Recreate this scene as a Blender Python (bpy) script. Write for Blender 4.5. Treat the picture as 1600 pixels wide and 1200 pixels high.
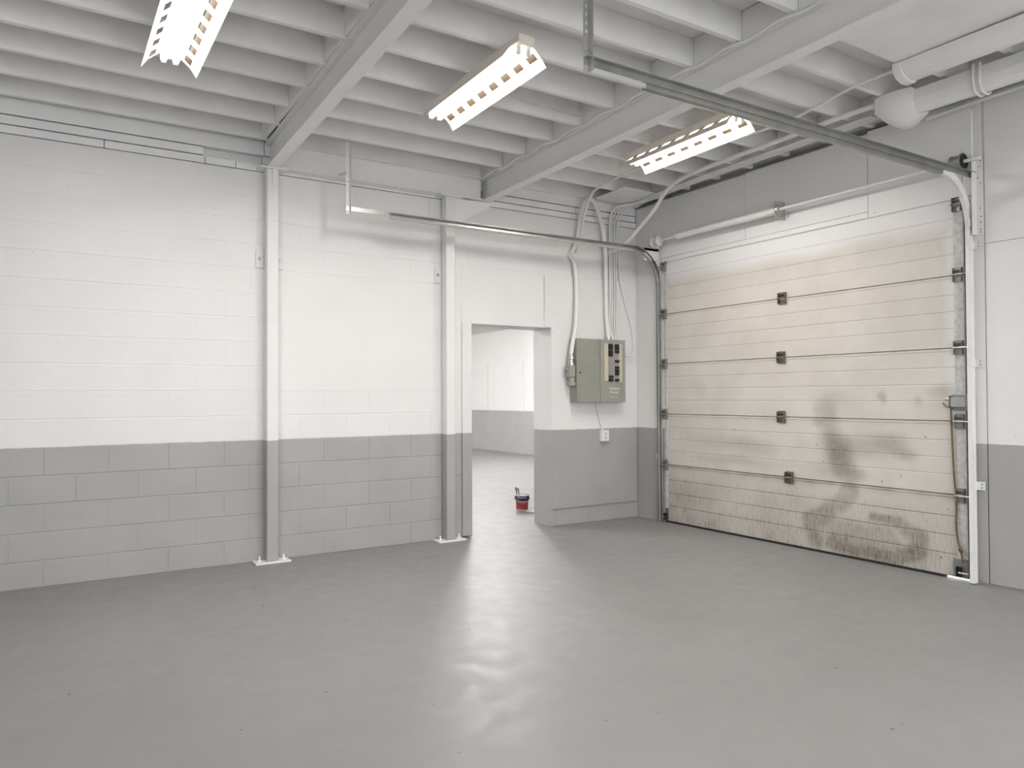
import bpy, bmesh, math, random
from mathutils import Vector, Matrix, noise as mnoise
random.seed(7)
scene = bpy.context.scene
for o in list(bpy.data.objects): bpy.data.objects.remove(o)

# ------------------------------------------------------------------ camera
CAM = Vector((-5.67708, -6.36395, 1.35519)); YAW, PITCH, ROLL, FPX = .562903, .0161337, -.0047305, 1169.387
fw = Vector((math.sin(YAW)*math.cos(PITCH), math.cos(YAW)*math.cos(PITCH), math.sin(PITCH)))
rt0 = Vector((math.cos(YAW), -math.sin(YAW), 0)); up0 = rt0.cross(fw)
rt = math.cos(ROLL)*rt0 + math.sin(ROLL)*up0; upv = -math.sin(ROLL)*rt0 + math.cos(ROLL)*up0
cam = bpy.data.cameras.new('camera'); camo = bpy.data.objects.new('camera', cam)
scene.collection.objects.link(camo)
m = Matrix((rt, upv, -fw)).transposed().to_4x4(); m.translation = CAM
camo.matrix_world = m
cam.sensor_fit = 'HORIZONTAL'; cam.sensor_width = 36; cam.lens = FPX*36/1600
cam.clip_start = .05; cam.clip_end = 200
scene.camera = camo

# ------------------------------------------------------------------ world, exposure
w = bpy.data.worlds.new('world'); scene.world = w; w.use_nodes = True
bg = w.node_tree.nodes['Background']; bg.inputs[0].default_value = (.93, .965, 1, 1); bg.inputs[1].default_value = 4.0
vs = scene.view_settings
vs.view_transform = 'Standard'; vs.look = 'None'; vs.gamma = 1; vs.use_curve_mapping = False
vs.exposure = 0.39
TUBE, TUBE_NEXT = 10.0, 200.0    # glow of the tube glass: workshop, adjoining room
LAMP_W = 19                     # light thrown down by one workshop fixture
TUBE_COL = (1, .95, .885); LAMP_COL = (1, .978, .95)

C = scene.collection

# ------------------------------------------------------------------ helpers
def link(o, parent=None):
    C.objects.link(o)
    if parent is not None: o.parent = parent
    return o
def tag(o, label=None, cat=None, group=None, kind=None):
    if label: o['label'] = label
    if cat: o['category'] = cat
    if group: o['group'] = group
    if kind: o['kind'] = kind
    return o
def empty(name, loc=(0, 0, 0)):
    o = bpy.data.objects.new(name, None); o.location = loc; o.empty_display_size = .1
    return link(o)
class MB:
    def __init__(s): s.v = []; s.f = []
    def box(s, x0, x1, y0, y1, z0, z1):
        b = len(s.v); x0, x1 = min(x0, x1), max(x0, x1); y0, y1 = min(y0, y1), max(y0, y1); z0, z1 = min(z0, z1), max(z0, z1)
        s.v += [(x0,y0,z0),(x1,y0,z0),(x1,y1,z0),(x0,y1,z0),(x0,y0,z1),(x1,y0,z1),(x1,y1,z1),(x0,y1,z1)]
        s.f += [tuple(b+i for i in q) for q in ((0,3,2,1),(4,5,6,7),(0,1,5,4),(1,2,6,5),(2,3,7,6),(3,0,4,7))]
        return s
    def hexa(s, pts):  # 4 bottom + 4 top, ccw
        b = len(s.v); s.v += [tuple(p) for p in pts]
        s.f += [tuple(b+i for i in q) for q in ((0,3,2,1),(4,5,6,7),(0,1,5,4),(1,2,6,5),(2,3,7,6),(3,0,4,7))]
        return s
    def prism(s, poly, axis, a, b):  # poly of 2D points swept along axis from a to b
        def mk(p, t):
            return {'x': (t, p[0], p[1]), 'y': (p[0], t, p[1]), 'z': (p[0], p[1], t)}[axis]
        n = len(poly); i0 = len(s.v)
        s.v += [mk(p, a) for p in poly] + [mk(p, b) for p in poly]
        s.f += [tuple(i0+i for i in range(n))[::-1], tuple(i0+n+i for i in range(n))]
        s.f += [(i0+i, i0+(i+1) % n, i0+n+(i+1) % n, i0+n+i) for i in range(n)]
        return s
    def tube(s, pts, r, n=8, caps=True):
        pts = [Vector(p) for p in pts]; t = []
        for i in range(len(pts)):
            a = pts[max(i-1, 0)]; b = pts[min(i+1, len(pts)-1)]; t.append((b-a).normalized())
        u = t[0].orthogonal().normalized(); i0 = len(s.v)
        for i, p in enumerate(pts):
            u = (u - t[i]*u.dot(t[i])).normalized(); v = t[i].cross(u)
            rr = r[i] if isinstance(r, (list, tuple)) else r
            for k in range(n):
                a = 2*math.pi*k/n; s.v.append(tuple(p + (u*math.cos(a)+v*math.sin(a))*rr))
        for i in range(len(pts)-1):
            for k in range(n):
                s.f.append((i0+i*n+k, i0+i*n+(k+1) % n, i0+(i+1)*n+(k+1) % n, i0+(i+1)*n+k))
        if caps:
            s.f.append(tuple(i0+k for k in range(n))[::-1]); s.f.append(tuple(i0+(len(pts)-1)*n+k for k in range(n)))
        return s
    def lathe(s, prof, c, axis='z', n=20):  # prof: (r, h)
        i0 = len(s.v); c = Vector(c)
        for r, h in prof:
            for k in range(n):
                a = 2*math.pi*k/n; p = (r*math.cos(a), r*math.sin(a), h)
                if axis == 'y': p = (p[0], h, p[1])
                if axis == 'x': p = (h, p[0], p[1])
                s.v.append(tuple(c+Vector(p)))
        m_ = len(prof)
        for i in range(m_-1):
            for k in range(n):
                s.f.append((i0+i*n+k, i0+i*n+(k+1) % n, i0+(i+1)*n+(k+1) % n, i0+(i+1)*n+k))
        s.f.append(tuple(i0+k for k in range(n))[::-1]); s.f.append(tuple(i0+(m_-1)*n+k for k in range(n)))
        return s
    def mesh(s, name, mat, bevel=0, smooth=False):
        me = bpy.data.meshes.new(name)
        me.from_pydata(s.v, [], s.f); me.update()
        bm = bmesh.new(); bm.from_mesh(me)
        bmesh.ops.recalc_face_normals(bm, faces=bm.faces)
        if bevel: bmesh.ops.bevel(bm, geom=list(bm.edges), offset=bevel, segments=1, affect='EDGES', clamp_overlap=True)
        bm.to_mesh(me); bm.free()
        if smooth:
            for p in me.polygons: p.use_smooth = True
            try: me.set_sharp_from_angle(angle=math.radians(40))
            except Exception: pass
        if mat: me.materials.append(mat)
        return me
    def build(s, name, mat, parent=None, bevel=0, smooth=False):
        return link(bpy.data.objects.new(name, s.mesh(name, mat, bevel, smooth)), parent)
def crom(pts, n=8):  # smooth path through points
    P = [Vector(p) for p in pts]; P = [P[0]*2-P[1]]+P+[P[-1]*2-P[-2]]; out = []
    for i in range(1, len(P)-2):
        for k in range(n):
            t = k/n; a, b, c, d = P[i-1], P[i], P[i+1], P[i+2]
            out.append(.5*((2*b)+(c-a)*t+(2*a-5*b+4*c-d)*t*t+(3*b-a-3*c+d)*t**3))
    out.append(P[-2]); return out
def copy_tree(o, parent=None, off=None):
    c = o.copy(); C.objects.link(c)
    if parent is not None: c.parent = parent
    for ch in list(o.children): copy_tree(ch, c)
    return c

# ------------------------------------------------------------------ materials
def new_mat(name):
    mt = bpy.data.materials.new(name); mt.use_nodes = True
    nt = mt.node_tree; b = nt.nodes['Principled BSDF']; return mt, nt, b
def N(nt, t, **kw):
    n = nt.nodes.new(t)
    for k, v in kw.items(): setattr(n, k, v)
    return n
def pos_out(nt):
    return N(nt, 'ShaderNodeNewGeometry').outputs['Position']
def noise_node(nt, vec, scale, detail=3, rough=.55):
    n = N(nt, 'ShaderNodeTexNoise'); nt.links.new(vec, n.inputs['Vector'])
    n.inputs['Scale'].default_value = scale; n.inputs['Detail'].default_value = detail; n.inputs['Roughness'].default_value = rough
    return n.outputs['Fac']
def ramp(nt, fac, stops):
    r = N(nt, 'ShaderNodeValToRGB'); nt.links.new(fac, r.inputs['Fac'])
    el = r.color_ramp.elements
    el[0].position, el[0].color = stops[0][0], (*stops[0][1], 1)
    el[1].position, el[1].color = stops[-1][0], (*stops[-1][1], 1)
    for p, c in stops[1:-1]:
        e = el.new(p); e.color = (*c, 1)
    return r.outputs['Color']
def mixc(nt, fac, a, b, mode='MIX'):
    n = N(nt, 'ShaderNodeMix', data_type='RGBA', blend_type=mode)
    for s, i in ((fac, 0), (a, 6), (b, 7)):
        if hasattr(s, 'links'): nt.links.new(s, n.inputs[i])
        elif isinstance(s, (int, float)): n.inputs[i].default_value = s
        else: n.inputs[i].default_value = (*s, 1)
    return n.outputs[2]
def math_n(nt, op, a, b=None):
    n = N(nt, 'ShaderNodeMath', operation=op)
    for i, s in enumerate((a, b)):
        if s is None: continue
        if hasattr(s, 'links'): nt.links.new(s, n.inputs[i])
        else: n.inputs[i].default_value = s
    return n.outputs[0]
def bump(nt, b, h, strength=.3, dist=.003):
    n = N(nt, 'ShaderNodeBump'); n.inputs['Strength'].default_value = strength; n.inputs['Distance'].default_value = dist
    nt.links.new(h, n.inputs['Height']); nt.links.new(n.outputs[0], b.inputs['Normal'])
def paint(name, col, rough=.55, var=.05, scale=3, bscale=120, bstr=.15, metal=0, spec=.4):
    mt, nt, b = new_mat(name); p = pos_out(nt)
    f = noise_node(nt, p, scale, 4)
    nt.links.new(ramp(nt, f, [(.3, tuple(c*(1-var) for c in col)), (.7, tuple(min(1, c*(1+var)) for c in col))]), b.inputs['Base Color'])
    b.inputs['Roughness'].default_value = rough; b.inputs['Metallic'].default_value = metal
    b.inputs['Specular IOR Level'].default_value = spec
    if bstr: bump(nt, b, noise_node(nt, p, bscale, 3), bstr, .002)
    return mt
WHITE = (.795, .785, .775); GREY = (.395, .388, .382)
PAINT_Z = 1.0
def two_tone(name, bscale=90, bstr=.25, rough=.5):
    mt, nt, b = new_mat(name); p = pos_out(nt)
    s = N(nt, 'ShaderNodeSeparateXYZ'); nt.links.new(p, s.inputs[0])
    edge = math_n(nt, 'MULTIPLY', math_n(nt, 'SUBTRACT', noise_node(nt, p, 9, 2), .5), .012)
    z = math_n(nt, 'ADD', s.outputs[2], edge)
    fac = math_n(nt, 'GREATER_THAN', z, PAINT_Z)
    f = noise_node(nt, p, 2.2, 4)
    wc = ramp(nt, f, [(.3, tuple(c*.975 for c in WHITE)), (.7, tuple(c*1.015 for c in WHITE))])
    gc = ramp(nt, f, [(.3, tuple(c*.95 for c in GREY)), (.7, tuple(c*1.05 for c in GREY))])
    # small chips and specks of wear
    sp = noise_node(nt, p, 38, 2, .4)
    spk = ramp(nt, sp, [(.74, (1, 1, 1)), (.78, (.72, .71, .70))])
    col = mixc(nt, 1.0, mixc(nt, fac, gc, wc), spk, 'MULTIPLY')
    nt.links.new(col, b.inputs['Base Color'])
    b.inputs['Roughness'].default_value = rough; b.inputs['Specular IOR Level'].default_value = .35
    h = math_n(nt, 'ADD', noise_node(nt, p, bscale, 3), math_n(nt, 'MULTIPLY', noise_node(nt, p, 12, 3), 1.5))
    bump(nt, b, h, bstr, .0025)
    return mt
M = {}
M['two_block'] = two_tone('two_tone_block_paint', 110, .35)
M['two_flat'] = two_tone('two_tone_panel_paint', 60, .10)
M['two_steel'] = two_tone('two_tone_steel_paint', 150, .08, .4)
M['white'] = paint('white_wall_paint', WHITE, .5, .02, 2, 80, .1)
M['ceil'] = paint('ceiling_paint', (.86, .85, .84), .6, .04, 5, 60, .2)
M['steelpaint'] = paint('painted_steel', (.86, .85, .84), .38, .02, 6, 120, .06)
M['conduit'] = paint('painted_conduit', (.80, .79, .77), .42, .03, 12, 120, .05)
M['enamel'] = paint('warm_enamel', (.88, .82, .74), .45, .01, 4, 100, .0)
M['slotshade'] = paint('brown_slot_shade', (.10, .07, .045), .6, .1, 10, 100, .0)  # dark colour standing for the shade behind the wing slots
M['darkgap'] = paint('old_bare_timber', (.10, .09, .08), .8, .3, 9, 60, .3)
M['rubber'] = paint('black_rubber', (.02, .02, .02), .6, .2, 20, 80, .2)
M['black'] = paint('black_plastic', (.018, .018, .018), .45, .1, 20, 80, .05)
M['galv'] = paint('galvanised_steel', (.58, .58, .56), .34, .10, 9, 90, .03, .85)
M['galvdark'] = paint('dull_galvanised', (.36, .36, .34), .40, .14, 9, 90, .04, .8)
M['stile'] = paint('greyed_stile', (.60, .60, .585), .5, .2, 25, 120, .1, .1)
M['panelgrey'] = paint('panel_grey_enamel', (.30, .295, .26), .42, .10, 5, 90, .06)
M['panelgrey2'] = paint('panel_door_grey_enamel', (.33, .32, .285), .40, .08, 6, 90, .06)
M['cream'] = paint('paper_strip', (.58, .53, .40), .7, .12, 60, 90, .0)
M['printwhite'] = paint('printed_white', (.75, .73, .68), .6, .02, 10, 90, .0)
M['bronze'] = paint('hinge_steel', (.23, .205, .16), .45, .35, 40, 120, .1, .7)
M['rope'] = paint('brown_rope', (.17, .12, .065), .85, .3, 60, 300, .4)
M['blue'] = paint('blue_lid_band', (.015, .014, .10), .35, .05, 20, 90, 0)
M['red'] = paint('red_label', (.33, .05, .045), .4, .15, 30, 90, 0)
M['pail'] = paint('pail_plastic', (.70, .66, .66), .4, .05, 20, 90, 0)
M['handle'] = paint('brush_handle', (.16, .14, .12), .5, .3, 40, 90, 0)
M['brushsteel'] = paint('ferrule', (.45, .44, .42), .35, .1, 40, 90, 0, .8)
M['outlet'] = paint('outlet_plastic', (.82, .82, .80), .4, .02, 20, 90, 0)
M['copper'] = paint('rusty_connector', (.30, .10, .06), .6, .2, 40, 90, 0)
M['asphalt'] = paint('pale_concrete_pavement', (.62, .61, .60), .9, .1, 10, 60, .3)
def tube_mat(name, strength, col=TUBE_COL):
    mt, nt, b = new_mat(name)
    b.inputs['Base Color'].default_value = (.9, .9, .9, 1)
    b.inputs['Emission Color'].default_value = (*col, 1); b.inputs['Emission Strength'].default_value = strength
    return mt
M['tube'] = tube_mat('fluorescent_tube', TUBE); M['tube_next'] = tube_mat('fluorescent_tube_bright', TUBE_NEXT, (1, .99, .98))
# floor: grey floor paint, worn and scuffed
def floor_mat():
    mt, nt, b = new_mat('grey_floor_paint'); p = pos_out(nt)
    big = noise_node(nt, p, .9, 5, .6); mid = noise_node(nt, p, 7, 5, .6); fine = noise_node(nt, p, 45, 3, .5)
    c1 = ramp(nt, big, [(.3, (.255, .251, .246)), (.7, (.285, .280, .275))])
    c2 = mixc(nt, .5, c1, ramp(nt, mid, [(.3, (.93, .93, .93)), (.7, (1.0, 1.0, 1.0))]), 'MULTIPLY')
    # scattered dark specks
    sp = ramp(nt, noise_node(nt, p, 26, 1, .3), [(.795, (1, 1, 1)), (.815, (.42, .40, .38))])
    # long thin scuffs
    mp = N(nt, 'ShaderNodeMapping'); nt.links.new(p, mp.inputs[0]); mp.inputs['Scale'].default_value = (1.2, 14, 1); mp.inputs['Rotation'].default_value = (0, 0, .5)
    sc = ramp(nt, noise_node(nt, mp.outputs[0], 3.2, 2, .5), [(.745, (1, 1, 1)), (.775, (.78, .77, .75))])
    nt.links.new(mixc(nt, 1, mixc(nt, 1, c2, sp, 'MULTIPLY'), sc, 'MULTIPLY'), b.inputs['Base Color'])
    nt.links.new(ramp(nt, mid, [(.3, (.38, .38, .38)), (.7, (.56, .56, .56))]), b.inputs['Roughness'])
    b.inputs['Specular IOR Level'].default_value = .45
    h = math_n(nt, 'ADD', math_n(nt, 'MULTIPLY', noise_node(nt, p, 16, 4, .6), 1.0), math_n(nt, 'MULTIPLY', fine, .35))
    bump(nt, b, h, .22, .004)
    return mt
M['floor'] = floor_mat()
# overhead door: cream steel with grime held in a mesh attribute (r dirt, g white overspray, b fine streak)
def door_mat():
    mt, nt, b = new_mat('cream_door_steel'); p = pos_out(nt)
    at = N(nt, 'ShaderNodeVertexColor'); at.layer_name = 'grime'
    s = N(nt, 'ShaderNodeSeparateColor'); nt.links.new(at.outputs['Color'], s.inputs[0])
    base = ramp(nt, noise_node(nt, p, 2.5, 4), [(.3, (.625, .585, .53)), (.7, (.705, .665, .615))])
    base = mixc(nt, s.outputs[1], base, WHITE)
    mp = N(nt, 'ShaderNodeMapping'); nt.links.new(p, mp.inputs[0]); mp.inputs['Scale'].default_value = (1, 22, 3.0)
    st = noise_node(nt, mp.outputs[0], 3.0, 5, .65)
    grain = noise_node(nt, p, 30, 5, .7)
    d = math_n(nt, 'MULTIPLY', s.outputs[0], math_n(nt, 'ADD', .55, math_n(nt, 'MULTIPLY', grain, .9)))
    d2 = math_n(nt, 'MULTIPLY', s.outputs[2], math_n(nt, 'MULTIPLY', math_n(nt, 'MAXIMUM', math_n(nt, 'SUBTRACT', st, .50), 0), 4.0))
    N1 = math_n(nt, 'MINIMUM', math_n(nt, 'ADD', d, d2), 1.0)
    nt.links.new(mixc(nt, N1, base, (.135, .115, .09)), b.inputs['Base Color'])
    b.inputs['Roughness'].default_value = .5; b.inputs['Specular IOR Level'].default_value = .35
    bump(nt, b, noise_node(nt, p, 60, 3), .08, .002)
    return mt
M['door'] = door_mat()

# ------------------------------------------------------------------ the setting
SL = .013                        # the roof rises gently away from the block wall
def jz(y): return 3.47 - SL*y    # underside of joists
JH = .185
RX0, RY0 = -9.6, -9.0            # room extents behind the camera
DX0, DX1, DZ = -2.132, -1.187, 2.062   # doorway
GY0, GY1, GZ = -.425, -3.545, 2.80     # overhead door opening

f = MB().box(RX0-.2, .25, RY0-.2, .15, -.15, 0).box(-6, 3.9, .15, 12.2, -.15, 0)
tag(f.build('floor', M['floor']), kind='structure')
tag(MB().box(.25, 30, -40, .1, -.16, -.012).box(-40, .25, -40, RY0-.2, -.16, -.012).build('ground_outside', M['asphalt']), kind='structure')

# block wall -----------------------------------------------------
Z1, B = .19, .2025
BACK = .0042
wl = MB()
for z0_, z1_, bk in ((0, Z1+4*B, .0040), (Z1+4*B, 3.23, .0020)):
    wl.box(RX0, DX0-.10, bk, .30, z0_, z1_).box(DX1+.006, .30, bk, .30, z0_, z1_)
wl.box(DX0-.10, DX1+.006, .0020, .30, DZ+.008, 3.23).box(RX0, .30, .07, .30, 3.23, 3.95)
wall_left = tag(wl.build('wall_left', M['two_block']), kind='structure')
def block_mesh(wd, ht, name):
    mb = MB().box(0, wd, 0, .03, 0, ht)
    me = mb.mesh(name, M['two_block'])
    bm = bmesh.new(); bm.from_mesh(me)
    ed = [e for e in bm.edges if all(v.co.y < .001 for v in e.verts) and abs(e.verts[0].co.z-e.verts[1].co.z) < .001]
    bmesh.ops.bevel(bm, geom=ed, offset=.0030, segments=1, affect='EDGES')
    bm.to_mesh(me); bm.free(); return me
cache = {}
def add_block(x0, x1, z0, z1):
    g = .0028; gx = .0018 if random.random() < (.7 if x0 < -4.2 else .3) else .0005; wd = x1-x0-2*gx; ht = z1-z0-2*g
    if wd < .025 or ht < .02: return
    key = (round(wd, 3), round(ht, 3))
    if key not in cache: cache[key] = block_mesh(wd, ht, 'block')
    o = bpy.data.objects.new('block', cache[key]); link(o, wall_left)
    o.location = (x0+gx, random.uniform(-.0006, .0006), z0+g)
def spans(a, b, holes):
    out = [(a, b)]
    for h0, h1 in holes:
        nx = []
        for s0, s1 in out:
            if h1 <= s0 or h0 >= s1: nx.append((s0, s1)); continue
            if s0 < h0: nx.append((s0, h0))
            if h1 < s1: nx.append((h1, s1))
        out = nx
    return out
INF_Z0, INF_Z1 = Z1+6*B, Z1+11*B      # filled-in opening between the columns
for c in range(16):
    z0 = 0 if c == 0 else Z1+(c-1)*B; z1 = Z1+c*B
    holes = []
    if z0 < DZ-.02: holes.append((DX0-.107, DX1 if z1 > .21 else DX1))
    if z0 < 2.60 and z1 > .21: holes.append((-1.27, .3))
    if INF_Z0-.01 <= z0 and z1 <= INF_Z1+.01: holes.append((-3.99, -2.46))
    zt = z1
    if z0 < DZ < z1: pass
    ph = -5.65 if c % 2 == 0 else -5.45
    k = math.floor((-7.35-ph)/.4115)
    while True:
        a = ph+k*.4115; b = a+.4115; k += 1
        if a > -.01: break
        if b < -7.3: continue
        for s0, s1 in spans(max(a, -7.4), min(b, -.002), holes): add_block(s0, s1, z0, zt)
MB().box(-3.985, -2.465, -.001, .03, INF_Z0+.002, INF_Z1-.003).build('infill_panel', M['two_flat'], wall_left, .002)
MB().box(-2.236, -1.276, -.003, .03, DZ+.002, Z1+12*B-.02).build('panel', M['two_flat'], wall_left, .002)
# plywood backing panel of the electrical board, notched round the doorway
MB().prism([(DX1+.004, .183), (-.035, .183), (-.055, 2.625), (-1.268, 2.60), (-1.268, DZ+.004), (DX1+.004, DZ+.004)], 'y', -.018, .008).build('plywood_panel', M['two_flat'], wall_left, .0015)
# timber plates on the wall head
for a, b in ((-7.4, -5.28), (-5.275, -4.565), (-4.56, -4.33), (-4.325, -2.3), (-2.295, -.9), (-.895, -.004)):
    MB().box(a, b, -.004, .09, 3.236, 3.293).build('board', M['ceil'], wall_left, .002)
for a, b in ((-7.4, -4.575), (-4.11, -2.05), (-1.98, -.85), (-.845, -.004)):
    MB().box(a, b, .004+random.uniform(-.003, .004), .09, 3.304, 3.366).build('board', M['ceil'], wall_left, .002)
for a, b in ((-7.4, -4.1), (-4.095, -2.0), (-1.995, -.004)):
    MB().box(a, b, .002, .06, 3.375, 3.66).build('board', M['ceil'], wall_left, .002)
# doorway lining
d1 = empty('door_1', (DX0, 0, 0)); tag(d1, kind='structure')
def dpart(mb, name, mat=M['two_flat']):
    o = mb.build(name, mat, d1, .002); o.matrix_parent_inverse = Matrix.Translation((-DX0, 0, 0)); return o
dpart(MB().box(DX0-.105, DX0, -.016, .32, .012, DZ+.012), 'jamb')
dpart(MB().box(DX1, DX1+.012, -.014, .32, 0, DZ), 'jamb')
dpart(MB().box(DX0, DX1+.008, -.008, .32, DZ, DZ+.035), 'head')

# wall with the overhead door -------------------------------------
wr = MB()
for x0_, z0_, z1_ in ((.012, 0, 3.452), (.15, 3.452, 3.535), (.004, 3.535, 3.95)):   # an open slot runs along above the panels
    if z0_ == 0: wr.box(x0_, .22, RY0, GY1-.05, 0, z1_).box(x0_, .22, GY0, .07, 0, z1_).box(x0_, .22, GY1, GY0, GZ+.03, z1_)
    else: wr.box(x0_, .22, RY0, .07, z0_, z1_)
wall_right = tag(wr.build('wall_right', M['two_flat']), kind='structure')
def rp(y0, y1, z0, z1, name='panel', x0=0.0, x1=.014):
    return MB().box(x0, x1, y0, y1, z0, z1).build(name, M['two_flat'], wall_right, .0012)
rp(-.002, -.395, 0.0, 3.45)
rp(-.398, -1.550, 2.835, 3.455, 'panel', -.010, .010); rp(-1.554, -2.796, 2.835, 3.465, 'panel', -.010, .010); rp(-2.800, -3.60, 2.785, 3.485, 'panel', -.010, -.003); rp(-3.603, -3.655, 2.79, 3.485)
rp(-.42, -2.798, 2.785, 2.832, 'header_strip', -.012, -.003)
rp(-3.60, -3.668, 0.012, 2.78, 'panel', .002)
rp(-3.677, -4.90, .016, 2.420); rp(-3.677, -4.90, 2.424, 3.49)
rp(-4.904, -6.12, .016, 2.420); rp(-4.904, -6.12, 2.424, 3.50)
rp(-6.124, -7.34, .016, 3.51); rp(-7.344, -8.98, .016, 3.52)
# frame returns of the door opening
rp(-.395, -.425, 0, 2.80, 'jamb', .0, .22); rp(-3.538, -3.60, 0, 2.80, 'jamb', .004, .22); rp(GY1, GY0, 2.802, 2.83, 'head', .0, .22)
# unseen sides of the workshop
WX = [(-8.6, -5.0), (-4.6, -1.0)]; WZ0, WZ1 = .25, 3.2      # two unseen windows, added behind the camera to brighten ceiling and upper walls
wb = MB().box(RX0-.2, .22, RY0-.2, RY0, 0, WZ0).box(RX0-.2, .22, RY0-.2, RY0, WZ1, 3.95)
for a_, b_ in ((RX0-.2, WX[0][0]), (WX[0][1], WX[1][0]), (WX[1][1], .22)): wb.box(a_, b_, RY0-.2, RY0, WZ0, WZ1)
tag(wb.build('wall_rear', M['two_flat']), kind='structure')
for i, (a_, b_) in enumerate(WX):
    wn = empty('fill_window_%d' % (i+1), (0, 0, 0)); tag(wn, kind='structure')
    fr = MB(); yc = RY0-.10
    for x in [a_+(b_-a_)*k/3 for k in range(4)]: fr.box(x-.03, x+.03, yc-.03, yc+.03, WZ0, WZ1)
    for z in (WZ0+.03, (WZ0+WZ1)/2, WZ1-.03): fr.box(a_, b_, yc-.028, yc+.028, z-.03, z+.03)
    fr.build('fill_window_frame', M['steelpaint'], wn)
    pl = bpy.data.lights.new('daylight', 'AREA'); pl.shape = 'RECTANGLE'; pl.size = b_-a_; pl.size_y = WZ1-WZ0; pl.cycles.is_portal = True  # sky portal of the added window
    po = link(bpy.data.objects.new('daylight', pl), wn); po.location = ((a_+b_)/2, RY0-.02, (WZ0+WZ1)/2); po.rotation_euler = (math.pi/2, 0, 0)
tag(MB().box(RX0-.2, RX0, RY0, .30, 0, 3.95).build('wall_side', M['two_flat']), kind='structure')

# ceiling: deck, joists, blocking -----------------------------------
dk = MB(); za, zb = jz(.3)+JH, jz(RY0-.2)+JH
dk.hexa([(RX0-.2, RY0-.2, zb), (.22, RY0-.2, zb), (.22, .3, za), (RX0-.2, .3, za), (RX0-.2, RY0-.2, zb+.1), (.22, RY0-.2, zb+.1), (.22, .3, za+.1), (RX0-.2, .3, za+.1)])
ceiling = tag(dk.build('ceiling', M['ceil']), kind='structure')
BX1, BX2 = -4.06, -2.0
def joists(x0, x1, y0, st):
    me = MB().box(0, x1-x0, -.02, .02, 0, JH).mesh('joist', M['ceil'], .002)
    y = y0
    while y > RY0+.05:
        o = link(bpy.data.objects.new('joist', me), ceiling); o.location = (x0, y, jz(y)); y -= st
joists(RX0, BX1-.004, -.105, .392); joists(BX1+.004, BX2-.003, -.065, .4); joists(BX2+.003, -.004, -.015, .404)
bm_ = MB().box(-.02, .02, -.168, .168, 0, JH-.004).mesh('blocking', M['ceil'], .002)
for bx, y0, st in ((BX1-.075, -.301, .392), (BX1+.07, -.265, .4), (BX2-.045, -.265, .4), (BX2+.05, -.217, .404), (-.16, -.217, .404)):
    for k in range(13):
        y = y0-st*k
        o = link(bpy.data.objects.new('blocking', bm_), ceiling); o.location = (bx, y, jz(y)+.002); o.scale = (.9, (st-.044)/.336, .98)
# flat boards under the joists
MB().hexa([(-.67, -.58, jz(-.58)-.014), (-.20, -.58, jz(-.58)-.014), (-.02, -.03, jz(0)-.014), (-.67, -.11, jz(-.1)-.014), (-.67, -.58, jz(-.58)-.002), (-.20, -.58, jz(-.58)-.002), (-.02, -.03, jz(0)-.002), (-.67, -.11, jz(-.1)-.002)]).build('ceiling_board', M['ceil'], ceiling)
MB().hexa([(-1.93, -4.9, jz(-4.9)-.014), (-.75, -4.9, jz(-4.9)-.014), (-.98, -3.62, jz(-3.62)-.014), (-1.93, -3.62, jz(-3.62)-.014), (-1.93, -4.9, jz(-4.9)-.002), (-.75, -4.9, jz(-4.9)-.002), (-.98, -3.62, jz(-3.62)-.002), (-1.93, -3.62, jz(-3.62)-.002)]).build('ceiling_board', M['ceil'], ceiling)

# adjoining room -----------------------------------------------------
NZ = 2.97
wf = tag(MB().box(3.9, 4.1, .1, 12.4, 0, NZ+.2).build('wall_far', M['two_flat']), kind='structure')
for a, b, z0, z1 in ((8.3, 9.9, 1.0, 2.16), (9.95, 11.5, 1.0, 2.16), (6.6, 8.25, 1.0, 2.16)):
    MB().box(3.885, 3.90, a, b, z0, z1).build('panel', M['two_flat'], wf, .003)
tag(MB().box(-6.2, 4.1, 12.2, 12.4, 0, NZ+.2).build('wall_end', M['two_flat']), kind='structure')
tag(MB().box(-6.2, -6, .3, 12.2, 0, NZ+.2).build('wall_end_side', M['two_flat']), kind='structure')
tag(MB().box(.30, 3.9, .1, .30, 0, NZ+.2).build('wall_end_front', M['two_flat']), kind='structure')
tag(MB().box(-6, 3.9, .30, 12.2, NZ, NZ+.1).build('ceiling_adjoining', M['white']), kind='structure')

# ------------------------------------------------------------------ steel frame
def ibeam(name, label, p0, p1, ht, bf, along, group):
    # p0, p1: (lateral, along, bottom z)
    root = empty(name, (0, 0, 0)); tag(root, label, 'beam', group)
    tf, tw = .010, .008
    def bar(nm, l0, l1, h0, h1):
        mb = MB(); pts = []
        for hz in (h0, h1):
            for (c, l) in ((p0, l0), (p1, l0), (p1, l1), (p0, l1)):
                lat = c[0]+l
                pts.append((lat, c[1], c[2]+hz) if along == 'y' else (c[1], lat, c[2]+hz))
        mb.hexa(pts); return mb.build(nm, M['steelpaint'], root, .0015)
    bar('bottom_flange', -bf/2, bf/2, 0, tf); bar('web', -tw/2, tw/2, tf, ht-tf); bar('top_flange', -bf/2, bf/2, ht-tf, ht)
    return root
BH = .214
ibeam('steel_beam', 'white steel roof beam resting on the column left of the infill panel', (-4.05, .0, jz(0)-BH-.001), (-4.22, RY0+.01, jz(RY0)-BH-.001), BH, .10, 'y', 'roof beams')
ibeam('steel_beam', 'white steel roof beam running between the doorway and the overhead door', (-2.0, -.005, jz(0)-BH-.001), (-2.03, RY0+.01, jz(RY0)-BH-.001), BH, .10, 'y', 'roof beams')
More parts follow.
